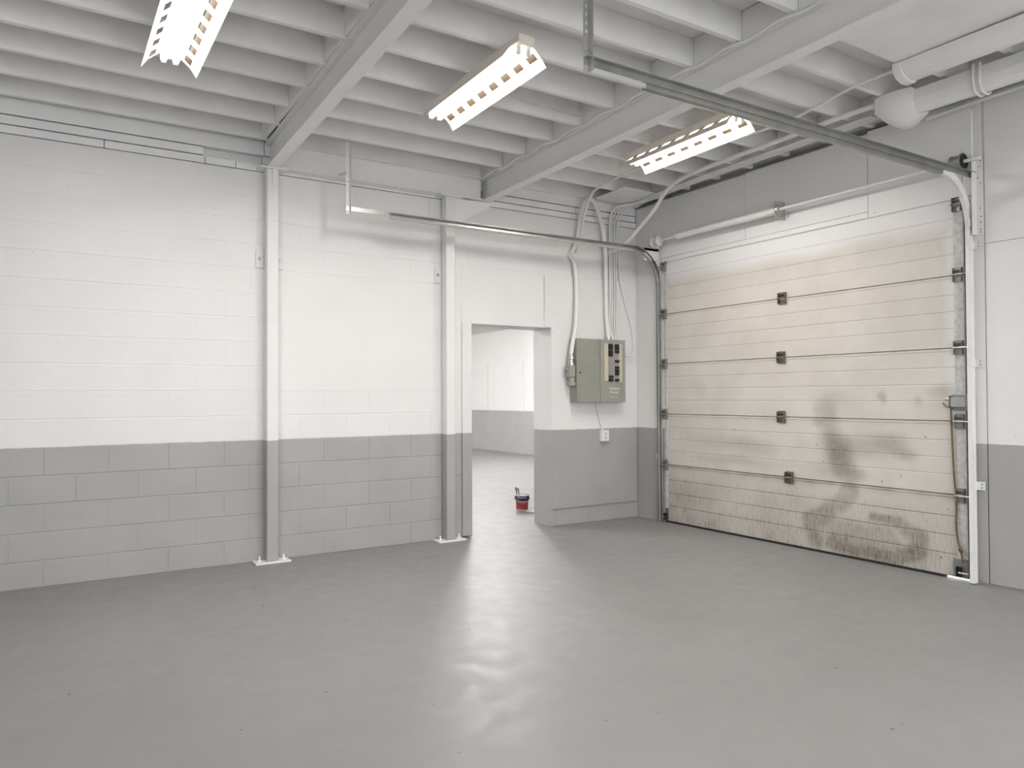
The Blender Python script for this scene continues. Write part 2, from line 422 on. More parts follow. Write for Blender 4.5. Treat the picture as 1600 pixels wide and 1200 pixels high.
ibeam('steel_beam', 'short white steel edge beam along the block wall on two columns', (-.065, -3.996, jz(0)-BH-.001), (-.065, -2.055, jz(0)-BH-.001), BH, .11, 'x', 'roof beams')
def column(cx, label, gusset):
    r = empty('steel_column', (cx, -.07, 0)); tag(r, label, 'column', 'steel columns on the block wall')
    mt = M['two_steel']
    top = jz(0)-BH-.001
    def pt(mb, name, bev=.002, mat=mt):
        o = mb.build(name, mat, r, bev); o.matrix_parent_inverse = Matrix.Translation((-cx, .07, 0)); return o
    pt(MB().box(cx-.047, cx+.047, -.118, -.024, .014, top-.014), 'post', .006)
    pt(MB().box(cx-.142, cx+.142, -.152, -.006, 0.0, .014), 'base_plate', .002, M['steelpaint'])
    pt(MB().box(cx-.105, cx+.125, -.135, -.006, top-.014, top), 'cap_plate', .002, M['steelpaint'])
    for sx in (-1, 1):
        b = MB().tube([(cx+sx*.098, -.08, .012), (cx+sx*.098, -.08, .055)], .008, 8)
        b.lathe([(.015, .014), (.015, .026)], (cx+sx*.098, -.08, 0), n=6); pt(b, 'anchor_bolt', 0, M['steelpaint'])
        p = pt(MB().box(cx+sx*.047, cx+sx*.112, -.012, -.002, 2.43, 2.575), 'wall_plate', .002)
        k = MB().lathe([(.013, -.022), (.013, -.010)], (cx+sx*.083, 0, 2.505), 'y', 6).build('bolt', M['galvdark'], p)
    # stiffener under the cap
    pt(MB().hexa([(cx+.006, -.1195, top-.15), (cx+.012, -.1195, top-.15), (cx+.012, -.118, top-.15), (cx+.006, -.118, top-.15), (cx-.004, -.134, top-.016), (cx+.012, -.134, top-.016), (cx+.012, -.118, top-.016), (cx-.004, -.118, top-.016)]), 'stiffener', 0, M['steelpaint'])
    if gusset:
        pt(MB().prism([(cx+.047, top-.01), (-1.955, top-.01), (-1.955, top-.055), (cx+.047, top-.285)], 'y', -.075, -.065), 'gusset', .001, M['steelpaint'])
column(-4.058, 'two-tone steel column at the left of the smooth infill panel', False)
column(-2.412, 'two-tone steel column with a triangular gusset, beside the doorway', True)

# ------------------------------------------------------------------ fluorescent fixtures
def fixture(tube_m, watts=0, wings=True):
    r = empty('fluorescent_light'); L = 1.22; h = L/2
    # origin: centre, at the top of the body; runs along y
    MB().prism([(-.055, 0), (-.055, -.045), (-.04, -.062), (.04, -.062), (.055, -.045), (.055, 0)], 'y', -h-.02, h+.02).build('housing', M['enamel'], r)
    for s in (-1, 1):
        # slotted wing: a frame with a row of openings
        A = [(s*.056, -.046), (s*.080, -.066), (s*.116, -.098), (s*.124, -.108), (s*.155, -.152)]
        if wings:
            mb = MB(); th = .0016
            ns = 8; pit = L/ns; ys = [-h+pit*(k+.5) for k in range(ns)]
            def slab(a, b, y0, y1):
                i0 = len(mb.v)
                mb.v += [(a[0], y0, a[1]), (b[0], y0, b[1]), (b[0], y1, b[1]), (a[0], y1, a[1])]
                mb.v += [(a[0], y0, a[1]+th), (b[0], y0, b[1]+th), (b[0], y1, b[1]+th), (a[0], y1, a[1]+th)]
                mb.f += [tuple(i0+i for i in q) for q in ((0,1,2,3),(7,6,5,4),(0,4,5,1),(1,5,6,2),(2,6,7,3),(3,7,4,0))]
            slab(A[0], A[1], -h, h); slab(A[2], A[3], -h, h); slab(A[3], A[4], -h, h)
            prev = -h
            for y in ys:
                slab(A[1], A[2], prev, y-.042); prev = y+.042
            slab(A[1], A[2], prev, h)
            wg = mb.build('reflector_wing', M['enamel'], r)
            q = (A[1][0]*.75+A[2][0]*.25, A[1][1]*.75+A[2][1]*.25+th)
            for y in (ys if s > 0 else []):
                lv = MB(); a_, b_ = (q[0], q[1]+.001), (A[2][0], A[2][1]+.0026)
                lv.hexa([(a_[0], y-.042, a_[1]), (b_[0], y-.042, b_[1]), (b_[0], y+.042, b_[1]), (a_[0], y+.042, a_[1]), (a_[0], y-.042, a_[1]+.001), (b_[0], y-.042, b_[1]+.001), (b_[0], y+.042, b_[1]+.001), (a_[0], y+.042, a_[1]+.001)])
                lv.build('slot_shade_sheet', M['slotshade'], wg)  # dark sheet laid in the open slot to paint its shade
        MB().tube([(s*.034, -h+.03, -.083), (s*.034, h-.03, -.083)], .019, 12).build('tube', tube_m, r, 0, True)
        for e in (-1, 1):
            MB().box(s*.034-.014, s*.034+.014, e*(h-.03), e*(h-.012), -.104, -.056).build('lamp_holder', M['enamel'], r, .002)
    if not watts: return r
    ld = bpy.data.lights.new('lamp', 'AREA'); ld.shape = 'RECTANGLE'; ld.size = .05; ld.size_y = 1.14; ld.energy = watts; ld.color = LAMP_COL; ld.spread = math.radians(172)
    lo = link(bpy.data.objects.new('lamp', ld), r); lo.location = (0, 0, -.104)
    return r
def place_fix(proto, first, x, y, z, tilt, label, group):
    o = proto if first else copy_tree(proto)
    o.location = (x, y, z); o.rotation_euler = (tilt, 0, 0); tag(o, label, 'light', group); return o
fx = fixture(M['tube'], LAMP_W)
GRP = 'fluorescent lights under the joists'
T = -math.atan(SL)
place_fix(fx, True, -3.235, -2.045, jz(-2.05)-.002, T, 'twin-tube fluorescent light between the two roof beams', GRP)
place_fix(fx, False, -1.255, -1.97, jz(-1.97)-.002, T, 'twin-tube fluorescent light nearest the overhead door', GRP)
place_fix(fx, False, -5.02, -2.03, jz(-2.03)-.002, T, 'twin-tube fluorescent light left of the left roof beam', GRP)
for x, lb in ((-5.1, 'left'), (-3.2, 'middle'), (-1.2, 'right')):
    place_fix(fx, False, x, -6.4, jz(-6.4)-.002, T, 'fluorescent light on the ceiling above the camera, %s one of its row' % lb, GRP)
fx2 = fixture(M['tube_next'], 0, False)
place_fix(fx2, True, 1.5, 5.9, NZ, 0, 'bright fluorescent light far inside the adjoining room', 'lights in the adjoining room')
place_fix(fx2, False, .38, 3.9, NZ, 0, 'bright fluorescent light in the adjoining room nearest the doorway', 'lights in the adjoining room')

for x, y, lb in ((-3.6, 3.2, 'by its left end, nearest the block wall'), (-3.6, 6.6, 'by its left end, in the middle'), (-3.6, 10.2, 'by its left end, farthest away'), (-.4, 10.2, 'near its far end wall')):
    place_fix(fx2, False, x, y, NZ, 0, 'bright fluorescent light in the adjoining room, ' + lb, 'lights in the adjoining room')

# ------------------------------------------------------------------ overhead door
gd = empty('garage_door', (0, -1.985, 0)); tag(gd, 'cream ribbed sectional overhead door stained with grime', 'garage door')
DY0, DY1 = -.440, -3.535
SZ = [.018, .615, 1.155, 1.692, 2.226, 2.80]
def gp(mb, name, mat, bev=0, par=None, smooth=False):
    o = mb.build(name, mat, par or gd, bev, smooth)
    if par is None: o.matrix_parent_inverse = Matrix.Translation((0, 1.985, 0))
    return o
def seg_d(p, a, b):
    ax, az = a; bx, bz = b; dx, dz = bx-ax, bz-az; L = dx*dx+dz*dz
    t = 0 if L == 0 else max(0, min(1, ((p[0]-ax)*dx+(p[1]-az)*dz)/L))
    return math.hypot(p[0]-ax-t*dx, p[1]-az-t*dz)
def fall(d, r): return max(0, 1-d/r)**1.0 if d < r else 0
def sm(t): t = max(0, min(1, t)); return t*t*(3-2*t)
SWIRL = [((-2.60, .55), (-2.57, .47), .10, .30), ((-2.57, .47), (-2.36, .34), .10, .30), ((-2.40, .33), (-2.22, .24), .13, .42), ((-2.22, .22), (-2.30, .10), .12, .40),
         ((-2.30, .20), (-2.9, .20), .16, .22), ((-2.45, .09), (-3.02, .06), .09, .40), ((-3.02, .07), (-3.16, .16), .10, .42), ((-3.16, .16), (-3.17, .26), .09, .34), ((-3.17, .26), (-3.02, .345), .08, .34), ((-3.02, .345), (-2.80, .365), .05, .40)]
BLOTS = [(-2.46, .93, .20, .17, .52), (-2.52, .80, .17, .15, .55), (-2.45, .70, .30, .12, .25), (-2.62, .68, .22, .08, .38), (-2.98, .97, .20, .12, .30), (-3.08, .89, .14, .06, .32), (-2.75, .93, .40, .14, .28),
         (-2.40, 1.26, .16, .16, .26), (-2.42, 1.08, .14, .20, .30), (-2.30, 1.13, .08, .05, .3), (-1.62, .86, .45, .10, .22), (-1.25, .90, .5, .10, .14), (-1.45, .72, .8, .06, .20), (-3.38, 1.36, .14, .06, .30), (-3.2, 1.30, .06, .05, .2), (-2.9, 1.33, .04, .06, .4), (-.95, 1.42, .10, .12, .10), (-.62, .30, .25, .3, .12)]
SPECKS = []
rs = random.Random(3)
for _ in range(110):
    z = rs.random()**1.9*1.2+.03
    SPECKS.append((rs.uniform(DY1, DY0), z, rs.uniform(.004, .013), rs.uniform(.25, .8)))
def grime(y, z, groove):
    n1 = mnoise.noise(Vector((y*2.3, z*2.3, 1.7)))*.5+.5; n2 = mnoise.noise(Vector((y*7, z*7, 4.1)))*.5+.5
    wy, wz = y+(n2-.5)*.09, z+(n1-.5)*.07
    d = 0
    for a, b, r, s in SWIRL: d = max(d, s*sm(fall(seg_d((wy, wz), a, b), r)*1.7))
    for cy, cz_, ry, rz, s in BLOTS:
        q = math.hypot((wy-cy)/ry, (wz-cz_)/rz); d = d+s*sm(1.15-q)*(1-d)
    low = sm((.66-z)/.25)
    d += low*(.13+.26*max(0, n1-.30)) + .20*sm((.25-z)/.2)*n2
    d += .07*sm((1.7-z)/1.2)*n2+.03*n1
    for sz in SZ[1:3]:                                   # drips below the joints
        if z < sz: d += .28*sm(1-(sz-z)/.09)*(.3+n2)*(1.0 if sz < 1 else .25)
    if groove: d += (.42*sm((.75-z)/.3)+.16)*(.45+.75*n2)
    lf = sm((-.43-y)/.0+0) if False else 0
    d += .10*sm(1-(DY0-y)/.25)*sm((1.0-z)/.5)
    over = max(sm((z-2.52+.12*(n1-.5))/.16), sm((-3.36-y+.05*(n2-.5))/.09)*.9*sm((z-.75)/.9))
    streak = sm((.70-z)/.5)*.42+.03
    return min(.8, d), over, min(1, streak)
NC = 220
for i in range(5):
    z0, z1 = SZ[i]+(.002 if i else 0), SZ[i+1]-.002; hgt = z1-z0
    # profile rows: (z, x, groove flag)
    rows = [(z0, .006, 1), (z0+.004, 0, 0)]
    zz = []
    for gq in (.27, .50, .735):
        zz.append(z0+hgt*gq)
    cur = z0+.004
    for g in zz+[z1-.022]:
        nsub = 4
        for k in range(1, nsub): rows.append((cur+(g-.006-cur)*k/nsub, 0, 0))
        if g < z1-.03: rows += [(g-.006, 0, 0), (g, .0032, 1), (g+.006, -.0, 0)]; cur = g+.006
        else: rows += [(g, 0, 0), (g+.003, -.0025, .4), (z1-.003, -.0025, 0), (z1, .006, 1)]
    vs_, fs_ = [], []; nr = len(rows)
    for c in range(NC+1):
        y = DY0+(DY1-DY0)*c/NC
        for z, x, g in rows: vs_.append((x, y, z))
    for c in range(NC):
        for k in range(nr-1): fs_.append((c*nr+k, c*nr+k+1, (c+1)*nr+k+1, (c+1)*nr+k))
    nb = len(vs_); zb0, zb1 = SZ[i], SZ[i+1]
    vs_ += [(.045, DY0, zb0), (.045, DY0, zb1), (.045, DY1, zb0), (.045, DY1, zb1)]
    fs_ += [(nb, nb+2, nb+3, nb+1), (0, nb, nb+1) + tuple(range(nr-1, 0, -1)), tuple(NC*nr+k for k in range(nr)) + (nb+3, nb+2),
            tuple(c*nr for c in range(NC+1)) + (nb+2, nb), tuple(c*nr+nr-1 for c in range(NC, -1, -1)) + (nb+1, nb+3)]
    me = bpy.data.meshes.new('section'); me.from_pydata(vs_, [], fs_); me.update()
    ca = me.color_attributes.new('grime', 'FLOAT_COLOR', 'POINT'); data = []
    for vi, v in enumerate(vs_):
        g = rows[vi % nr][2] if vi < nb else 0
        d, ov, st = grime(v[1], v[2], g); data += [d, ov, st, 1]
    ca.data.foreach_set('color', data)
    bmx = bmesh.new(); bmx.from_mesh(me); bmesh.ops.recalc_face_normals(bmx, faces=bmx.faces); bmx.to_mesh(me); bmx.free()
    me.materials.append(M['door'])
    sec = link(bpy.data.objects.new('section', me), gd); sec.matrix_parent_inverse = Matrix.Translation((0, 1.985, 0))
    # end stiles
    for y0, y1 in ((DY0+.0, DY0-.042), (DY1, DY1+.075)):
        gp(MB().box(-.0045, .03, y0, y1, z0+.002, z1-.002), 'end_stile', M['stile'], .001, sec)
    # little nail marks and dents on the steel
    if i < 3:
        mk = MB()
        for sy, sz_, r_, s_ in SPECKS:
            if z0+.01 < sz_ < z1-.03 and DY1+.09 < sy < DY0-.05:
                mk.box(-.0012, .0005, sy-r_*.35, sy+r_*.35, sz_-r_*s_, sz_+r_*s_)
        o = gp(mk, 'paint_chips', M['bronze'], 0, sec); o['kind'] = 'stuff'
def hinge(par, y, z, wd, end):
    hb = MB()
    hb.box(-.010, -.0046, y-wd/2, y+wd/2, z+.012, z+.055).box(-.010, -.0046, y-wd/2, y+wd/2, z-.055, z-.012)
    hb.hexa([(-.010, y-wd/2, z+.012), (-.005, y-wd/2, z+.012), (-.005, y+wd/2, z+.012), (-.010, y+wd/2, z+.012), (-.034, y-wd/2, z+.034), (-.028, y-wd/2, z+.036), (-.028, y+wd/2, z+.036), (-.034, y+wd/2, z+.034)])
    hb.box(-.036, -.010, y-wd/2, y-wd/2+.003, z-.05, z+.05).box(-.036, -.010, y+wd/2-.003, y+wd/2, z-.05, z+.05)
    hb.tube([(-.030, y-wd/2-.006, z), (-.030, y+wd/2+.006, z)], .0085, 8)
    return gp(hb, 'hinge', M['bronze'] if not end else M['galvdark'], 0, par)
secs = [o for o in gd.children]
for i, (hy) in enumerate((-2.022, -1.945, -1.95, -1.967)):
    hinge(secs[i], hy, SZ[i+1], .075, False)
for i in range(1, 6):
    for y, ytr in ((DY0-.018, -.385), (DY1+.042, -3.60)):
        z = SZ[i] if i < 5 else SZ[5]-.06
        hinge(secs[min(i, 4)], y, z, .06, True)
        gp(MB().tube([(-.045, y, z), (-.045, ytr, z)], .0055, 8), 'roller', M['galv'], 0, secs[min(i, 4)])
# wire clips on the hinges at the far stile
# bottom seal, stopping short at the far end where daylight shows
gp(MB().box(.0, .045, DY0+.005, -3.36, .0, .019), 'bottom_seal', M['rubber'], .002)
# bottom brackets
for y0, y1 in ((DY0-.004, DY0-.05), (DY1+.002, DY1+.105)):
    bb = gp(MB().box(-.0085, -.0048, y0, y1, .02, .155), 'bottom_bracket', M['galvdark'], .001)
    yc = (y0+y1)/2
    gp(MB().tube([(-.04, yc, .06), (-.04, yc+(-.07 if yc < -2 else .05), .06)], .008, 8), 'roller', M['galv'], 0, bb)
    gp(MB().box(-.045, -.006, yc-.012, yc-.008, .03, .1).box(-.045, -.006, yc+.012, yc+.016, .03, .1), 'lug', M['rubber'], 0, bb)
# slide lock
lk = gp(MB().box(-.05, -.005, -3.548, -3.445, 1.26, 1.332), 'lock_case', M['galv'], .003)
gp(MB().box(-.012, -.0048, -3.55, -3.44, 1.235, 1.26).box(-.012, -.0048, -3.55, -3.44, 1.332, 1.35), 'lock_flange', M['galvdark'], .001, lk)
gp(MB().box(-.055, -.005, -3.444, -3.436, 1.252, 1.342), 'lock_end', M['bronze'], .001, lk)
gp(MB().tube(crom([(-.03, -3.44, 1.262), (-.035, -3.41, 1.262), (-.035, -3.385, 1.29)]), .006, 8), 'lock_lever', M['bronze'], 0, lk)
gp(MB().tube([(-.03, -3.437, 1.315), (-.03, -3.405, 1.32)], .010, 8), 'lock_bolt', M['galv'], 0, lk)

rope = MB().tube(crom([(-.02, -3.435, 1.262), (-.018, -3.438, 1.1), (-.016, -3.447, .80), (-.016, -3.462, .55), (-.018, -3.460, .40), (-.018, -3.47, .29), (-.03, -3.492, .235), (-.03, -3.50, .19)], 6), .0065, 7)
rope.tube(crom([(-.03, -3.492, .24), (-.045, -3.51, .225), (-.03, -3.50, .205), (-.02, -3.48, .22), (-.03, -3.492, .24)], 4), .0075, 7)
rope.tube([(-.03, -3.50, .2), (-.032, -3.512, .13)], .006, 7)
tag(rope.build('pull_rope', M['rope'], None, 0, True), 'thin brown pull rope hanging from the door lock', 'rope')

# ------------------------------------------------------------------ door tracks
def ctrack(mb, path, nrm, side, wd=.055, dp=.028, th=.0025):
    """C channel swept along path (points), nrm: across direction per point, side: +1/-1 opening direction along y"""
    prof = [(-wd/2, 0), (-wd/2, dp), (-wd/2+.012, dp+.004), (-wd/2+.012, dp+.004-th), (-wd/2+th, dp-th), (-wd/2+th, th), (wd/2-th, th), (wd/2-th, dp-th), (wd/2-.012, dp+.004-th), (wd/2-.012, dp+.004), (wd/2, dp), (wd/2, 0), (.011, 0), (.008, .0022), (-.008, .0022), (-.011, 0)]
    n = len(prof); i0 = len(mb.v)
    for p, nn in zip(path, nrm):
        for a, b in prof:
            q = Vector(p)+Vector(nn)*a+Vector((0, side*b, 0)); mb.v.append(tuple(q))
    for i in range(len(path)-1):
        for k in range(n): mb.f.append((i0+i*n+k, i0+i*n+(k+1) % n, i0+(i+1)*n+(k+1) % n, i0+(i+1)*n+k))
    for e in (0, len(path)-1):
        mb.f.append(tuple(i0+e*n+k for k in (0, 1, 2, 3, 4, 5))); mb.f.append(tuple(i0+e*n+k for k in (6, 7, 8, 9, 10, 11))); mb.f.append(tuple(i0+e*n+k for k in (0, 5, 6, 11)))
HZ = 2.905; R = .36; VX = -.045
def track(yt, side, label, mat_v, mat_h):
    r = empty('door_track', (-.05, yt, 0)); tag(r, label, 'door track', 'overhead door tracks')
    def pt(mb, name, mat, bev=0, par=None):
        o = mb.build(name, mat, par or r, bev)
        if par is None: o.matrix_parent_inverse = Matrix.Translation((.05, -yt, 0))
        return o
    zc = HZ-R
    path = [(VX, yt, .01), (VX, yt, zc)]; nr_ = [(1, 0, 0)]*2
    mb = MB(); ctrack(mb, path, nr_, side); pt(mb, 'vertical_track', mat_v)
    arc, an = [], []
    for k in range(13):
        a = math.pi/2*k/12; arc.append((VX-R+R*math.cos(a), yt, zc+R*math.sin(a))); an.append((math.cos(a), 0, math.sin(a)))
    mb = MB(); ctrack(mb, arc, an, side); pt(mb, 'curved_track', mat_v)
    mb = MB(); ctrack(mb, [(VX-R, yt, HZ), (-3.14, yt, HZ)], [(0, 0, 1)]*2, side); ht = pt(mb, 'horizontal_track', mat_h)
    # reinforcing angle above, running on to the back hanger and forward to the wall
    mb = MB().box(-3.53, -.02, yt-.003, yt+.0, HZ+.0, HZ+.036).box(-3.53, -.02, yt-side*.03, yt, HZ+.033, HZ+.0365)
    pt(mb, 'track_angle', mat_h)
    # rear hanger of perforated angle
    zt = jz(yt)+.09
    hg = MB(); hx = -3.515
    def perf(a_axis):
        z = HZ-.03; 
        while z < zt:
            z2 = min(z+.04, zt)
            if a_axis == 'x':
                hg.box(hx-.018, hx-.006, yt-.0025, yt, z, z2).box(hx+.006, hx+.018, yt-.0025, yt, z, z2).box(hx-.006, hx+.006, yt-.0025, yt, z, z+.022)
            z = z2
    perf('x'); hg.box(hx+.0155, hx+.018, yt-.032, yt, HZ-.03, zt)
    pt(hg, 'hanger', M['conduit'] if yt > -1 else M['galv'])
    # jamb brackets between wall and vertical track
    for z in (.70, 1.576, 2.42):
        b = pt(MB().box(-.075, -.012, yt-.003*side-.0015, yt-.003*side+.0015, z-.03, z+.03).box(-.014, -.0105, yt, yt-side*.055, z-.03, z+.03), 'jamb_bracket', M['conduit'], .0008)
        for s in (-1, 1):
            pt(MB().lathe([(.006, -.0165), (.006, -.014)], (0, yt-side*.035, z+s*.012), 'x', 6), 'bolt', M['galvdark'], 0, b)
    return r, pt
tl, ptl = track(-.392, -1, 'galvanised door track curving over towards the electrical panel', M['galvdark'], M['galv'])
ptl(MB().tube([(-3.515, -.40, 3.22), (-3.50, -.13, 3.27)], .010, 6), 'brace', M['conduit'])
ptl(MB().box(-.24, -.03, -.395, -.392, 2.80, 2.93), 'flag_bracket', M['conduit'], .001)
ptl(MB().box(-.06, -.004, -.388, -.384, 2.45, 3.06), 'end_bearing_plate', M['conduit'], .001)
tr, ptr = track(-3.605, 1, 'white and bare-metal door track crossing high over the right side', M['conduit'], M['galvdark'])
bp = ptr(MB().box(-.070, -.004, -3.628, -3.624, 2.49, 3.06).box(-.0045, -.0005, -3.628, -3.672, 2.49, 3.06), 'end_bearing_plate', M['conduit'], .001)
rb = random.Random(5)
for z in (2.51, 2.53, 2.58, 2.62, 2.68, 2.86, 2.90, 2.98, 3.02):
    ptr(MB().lathe([(.006, -.0075), (.006, -.004)], (0, -3.645-rb.uniform(-.008, .012), z), 'x', 6), 'bolt', M['galvdark'], 0, bp)
ptr(MB().box(-.10, -.02, -3.612, -3.609, 2.545, 2.60), 'flag_bracket', M['conduit'], .001)

# ------------------------------------------------------------------ torsion shaft over the door
ts = empty('torsion_shaft', (-.1, -1.985, 3.0)); tag(ts, 'white torsion shaft and spring mounted above the overhead door', 'shaft')
def tp(mb, name, mat, bev=0, par=None, smooth=False):
    o = mb.build(name, mat, par or ts, bev, smooth)
    if par is None: o.matrix_parent_inverse = Matrix.Translation((.1, 1.985, -3.0))
    return o
SX, SZ_ = -.10, 3.005
tp(MB().tube([(SX, -.36, SZ_), (SX, -3.70, SZ_+.012)], .0135, 12), 'shaft_tube', M['conduit'], 0, None, True)
sp = MB(); a, b = -.80, -1.985
cyl = [(SX, a+(b-a)*k/120, SZ_) for k in range(121)]
sp.tube(cyl, [.033 + (.0016 if k % 2 else -.0010) for k in range(121)], 14)
sp.lathe([(.028, -.0), (.036, -.02), (.036, -.05), (.028, -.07)], (SX, -.735, SZ_), 'y', 14)
tp(sp, 'spring', M['conduit'], 0, None, True)
cb = tp(MB().box(SX-.055, -.004, -2.003, -1.999, 2.925, 3.085).box(-.006, -.0005, -2.003, -2.06, 2.915, 3.095), 'centre_bracket', M['galv'], .001)
for z in (2.955, 2.985, 3.03, 3.06): tp(MB().lathe([(.008, -.012), (.008, -.006)], (0, -2.035, z), 'x', 6), 'bolt', M['galv'], 0, cb)
tp(MB().lathe([(.045, -.03), (.05, -.02), (.05, -.005), (.045, .0)], (SX, -1.99, SZ_), 'y', 14), 'spring_cone', M['galv'], 0, None, True)
for y, zz_, mt, s in ((-.43, SZ_, M['conduit'], 1), (-3.555, SZ_+.012, M['galvdark'], -1)):
    dr = tp(MB().lathe([(.020, -.050*s), (.052, -.050*s), (.056, -.045*s), (.052, -.040*s), (.050, 0), (.050, .022*s), (.062, .026*s), (.062, .034*s), (.03, .034*s)], (SX, y, zz_), 'y', 24), 'cable_drum', mt, 0, None, True)
tp(MB().lathe([(.054, 0), (.054, .003)], (SX, -3.5935, SZ_+.012), 'y', 24), 'drum_hollow_shade', M['rubber'])  # black disc painting the shade inside the hollow drum end
tp(MB().tube([(SX+.048, -.43, 3.0), (-.05, -.432, 1.6), (-.035, -.433, .09)], .0022, 6), 'lift_cable', M['galv'])
tp(MB().tube([(SX+.048, -3.552, 3.01), (-.05, -3.553, 1.6), (-.035, -3.552, .09)], .0022, 6), 'lift_cable', M['galvdark'])

# ------------------------------------------------------------------ electrical board
ep = empty('electrical_panel', (-.62, 0, 1.28)); tag(ep, 'grey electrical breaker panel on the plywood beside the doorway', 'electrical panel')
EY = -.15
def xp(mb, name, mat, bev=0, par=None, smooth=False):
    o = mb.build(name, mat, par or ep, bev, smooth)
    if par is None: o.matrix_parent_inverse = Matrix.Translation((.62, 0, -1.28))
    return o
xp(MB().box(-.955, -.302, EY+.012, -.019, 1.287, 1.952), 'cabinet', M['panelgrey'], .003)
xp(MB().box(-.958, -.648, EY, EY+.011, 1.285, 1.954), 'blank_cover', M['panelgrey'], .003)
bc = xp(MB().box(-.644, -.300, EY-.002, EY+.011, 1.283, 1.954), 'breaker_cover', M['panelgrey2'], .003)
xp(MB().lathe([(.010, -.004), (.010, .0)], (-.915, EY, 1.595), 'y', 10), 'cover_screw', M['black'], 0)
def px2(x, y):  # panel-front offsets read off the photograph (zoomed crop) -> wall coordinates
    return -.653+(x-30)/600*.355, 1.30+(1080-y)/1040*.64*1.0
yb = EY-.0025
def pr(x0, x1, y0, y1, nm, mat, d=.010, par=bc):
    a = px2(x0, y0); b = px2(x1, y1); return xp(MB().box(a[0], b[0], yb-d, yb, b[1], a[1]), nm, mat, .0008, par)
pr(133, 220, 85, 735, 'circuit_label', M['cream'], .001); pr(470, 550, 85, 750, 'circuit_label', M['cream'], .001)
for x0, x1, y0, y1 in ((225, 315, 92, 145), (225, 315, 148, 195), (225, 315, 205, 252), (225, 315, 256, 305), (230, 322, 640, 685), (230, 322, 695, 745),
                       (375, 465, 95, 145), (375, 465, 148, 195), (375, 465, 200, 250), (375, 465, 368, 415), (375, 465, 480, 522), (375, 465, 530, 578), (375, 465, 582, 635), (375, 465, 700, 742)):
    pr(x0, x1, y0, y1, 'breaker', M['black'], .014)
for k in range(7): pr(228, 318, 318+k*45, 356+k*45, 'blank_plate', M['panelgrey2'], .003)
def text(body, size, loc, rot, mat, parent, inv, name, shear=0, extrude=.0006):
    cu = bpy.data.curves.new(name, 'FONT'); cu.body = body; cu.size = size; cu.extrude = extrude; cu.align_x = 'CENTER'; cu.align_y = 'CENTER'; cu.shear = shear
    o = bpy.data.objects.new(name, cu); C.objects.link(o)
    dg = bpy.context.evaluated_depsgraph_get(); me = bpy.data.meshes.new_from_object(o.evaluated_get(dg))
    bpy.data.objects.remove(o); me.materials.clear(); me.materials.append(mat)
    ob = bpy.data.objects.new(name, me); link(ob, parent); ob.matrix_parent_inverse = inv
    ob.location = loc; ob.rotation_euler = rot; return ob
inv = Matrix.Identity(4)
tx = px2(355, 865); text('Federal', .045, (tx[0], yb-.001, tx[1]), (math.pi/2, 0, 0), M['printwhite'], bc, inv, 'lettering', .35)
tx = px2(355, 930); text('Pioneer', .040, (tx[0], yb-.001, tx[1]), (math.pi/2, 0, 0), M['printwhite'], bc, inv, 'lettering', .35)
tx = px2(350, 1015); text('STAB-LOK', .022, (tx[0], yb-.001, tx[1]), (math.pi/2, 0, 0), M['printwhite'], bc, inv, 'lettering')
# service elbow on the left side of the cabinet
el = xp(MB().box(-1.035, -.958, -.135, -.045, 1.545, 1.675), 'service_elbow', M['panelgrey2'], .012)
xp(MB().lathe([(.030, 1.455), (.041, 1.462), (.041, 1.49), (.034, 1.495), (.034, 1.55)], (-.985, -.095, 0), 'z', 16), 'elbow_cap', M['panelgrey2'], 0, el, True)
xp(MB().lathe([(.036, 1.67), (.036, 1.70), (.028, 1.705), (.028, 1.73), (.036, 1.735), (.036, 1.765), (.026, 1.77), (.026, 1.80)], (-.990, -.095, 0), 'z', 14), 'connector', M['galv'], 0, el, True)
xp(MB().tube([(-1.03, -.09, 1.62), (-1.065, -.09, 1.645)], .018, 8), 'plug', M['panelgrey2'], 0, el)
xp(MB().lathe([(.040, 1.950), (.040, 1.966), (.034, 1.968), (.034, 1.985)], (-.475, -.08, 0), 'z', 14), 'connector', M['galv'], 0, None, True)
xp(MB().tube([(-.303, -.09, 1.795), (-.27, -.09, 1.795)], .014, 8), 'connector', M['copper'])

# outlet box below the panel
ob = empty('wall_outlet', (-.51, -.02, .92)); tag(ob, 'small white outlet box on the grey paint below the breaker panel', 'outlet')
def op(mb, name, mat, bev=0, par=None):
    o = mb.build(name, mat, par or ob, bev)
    if par is None: o.matrix_parent_inverse = Matrix.Translation((.51, .02, -.92))
    return o
op(MB().box(-.562, -.462, -.066, -.019, .862, .982), 'box', M['outlet'], .004)
fpx = op(MB().box(-.556, -.468, -.070, -.066, .867, .977), 'cover_plate', M['outlet'], .0015)
for z in (.945, .90): op(MB().lathe([(.016, -.0745), (.017, -.070)], (-.510, 0, z), 'y', 14), 'receptacle', M['stile'], 0, fpx)
op(MB().tube([(-.535, -.035, .98), (-.535, -.035, 1.005)], .010, 8), 'connector', M['outlet'])

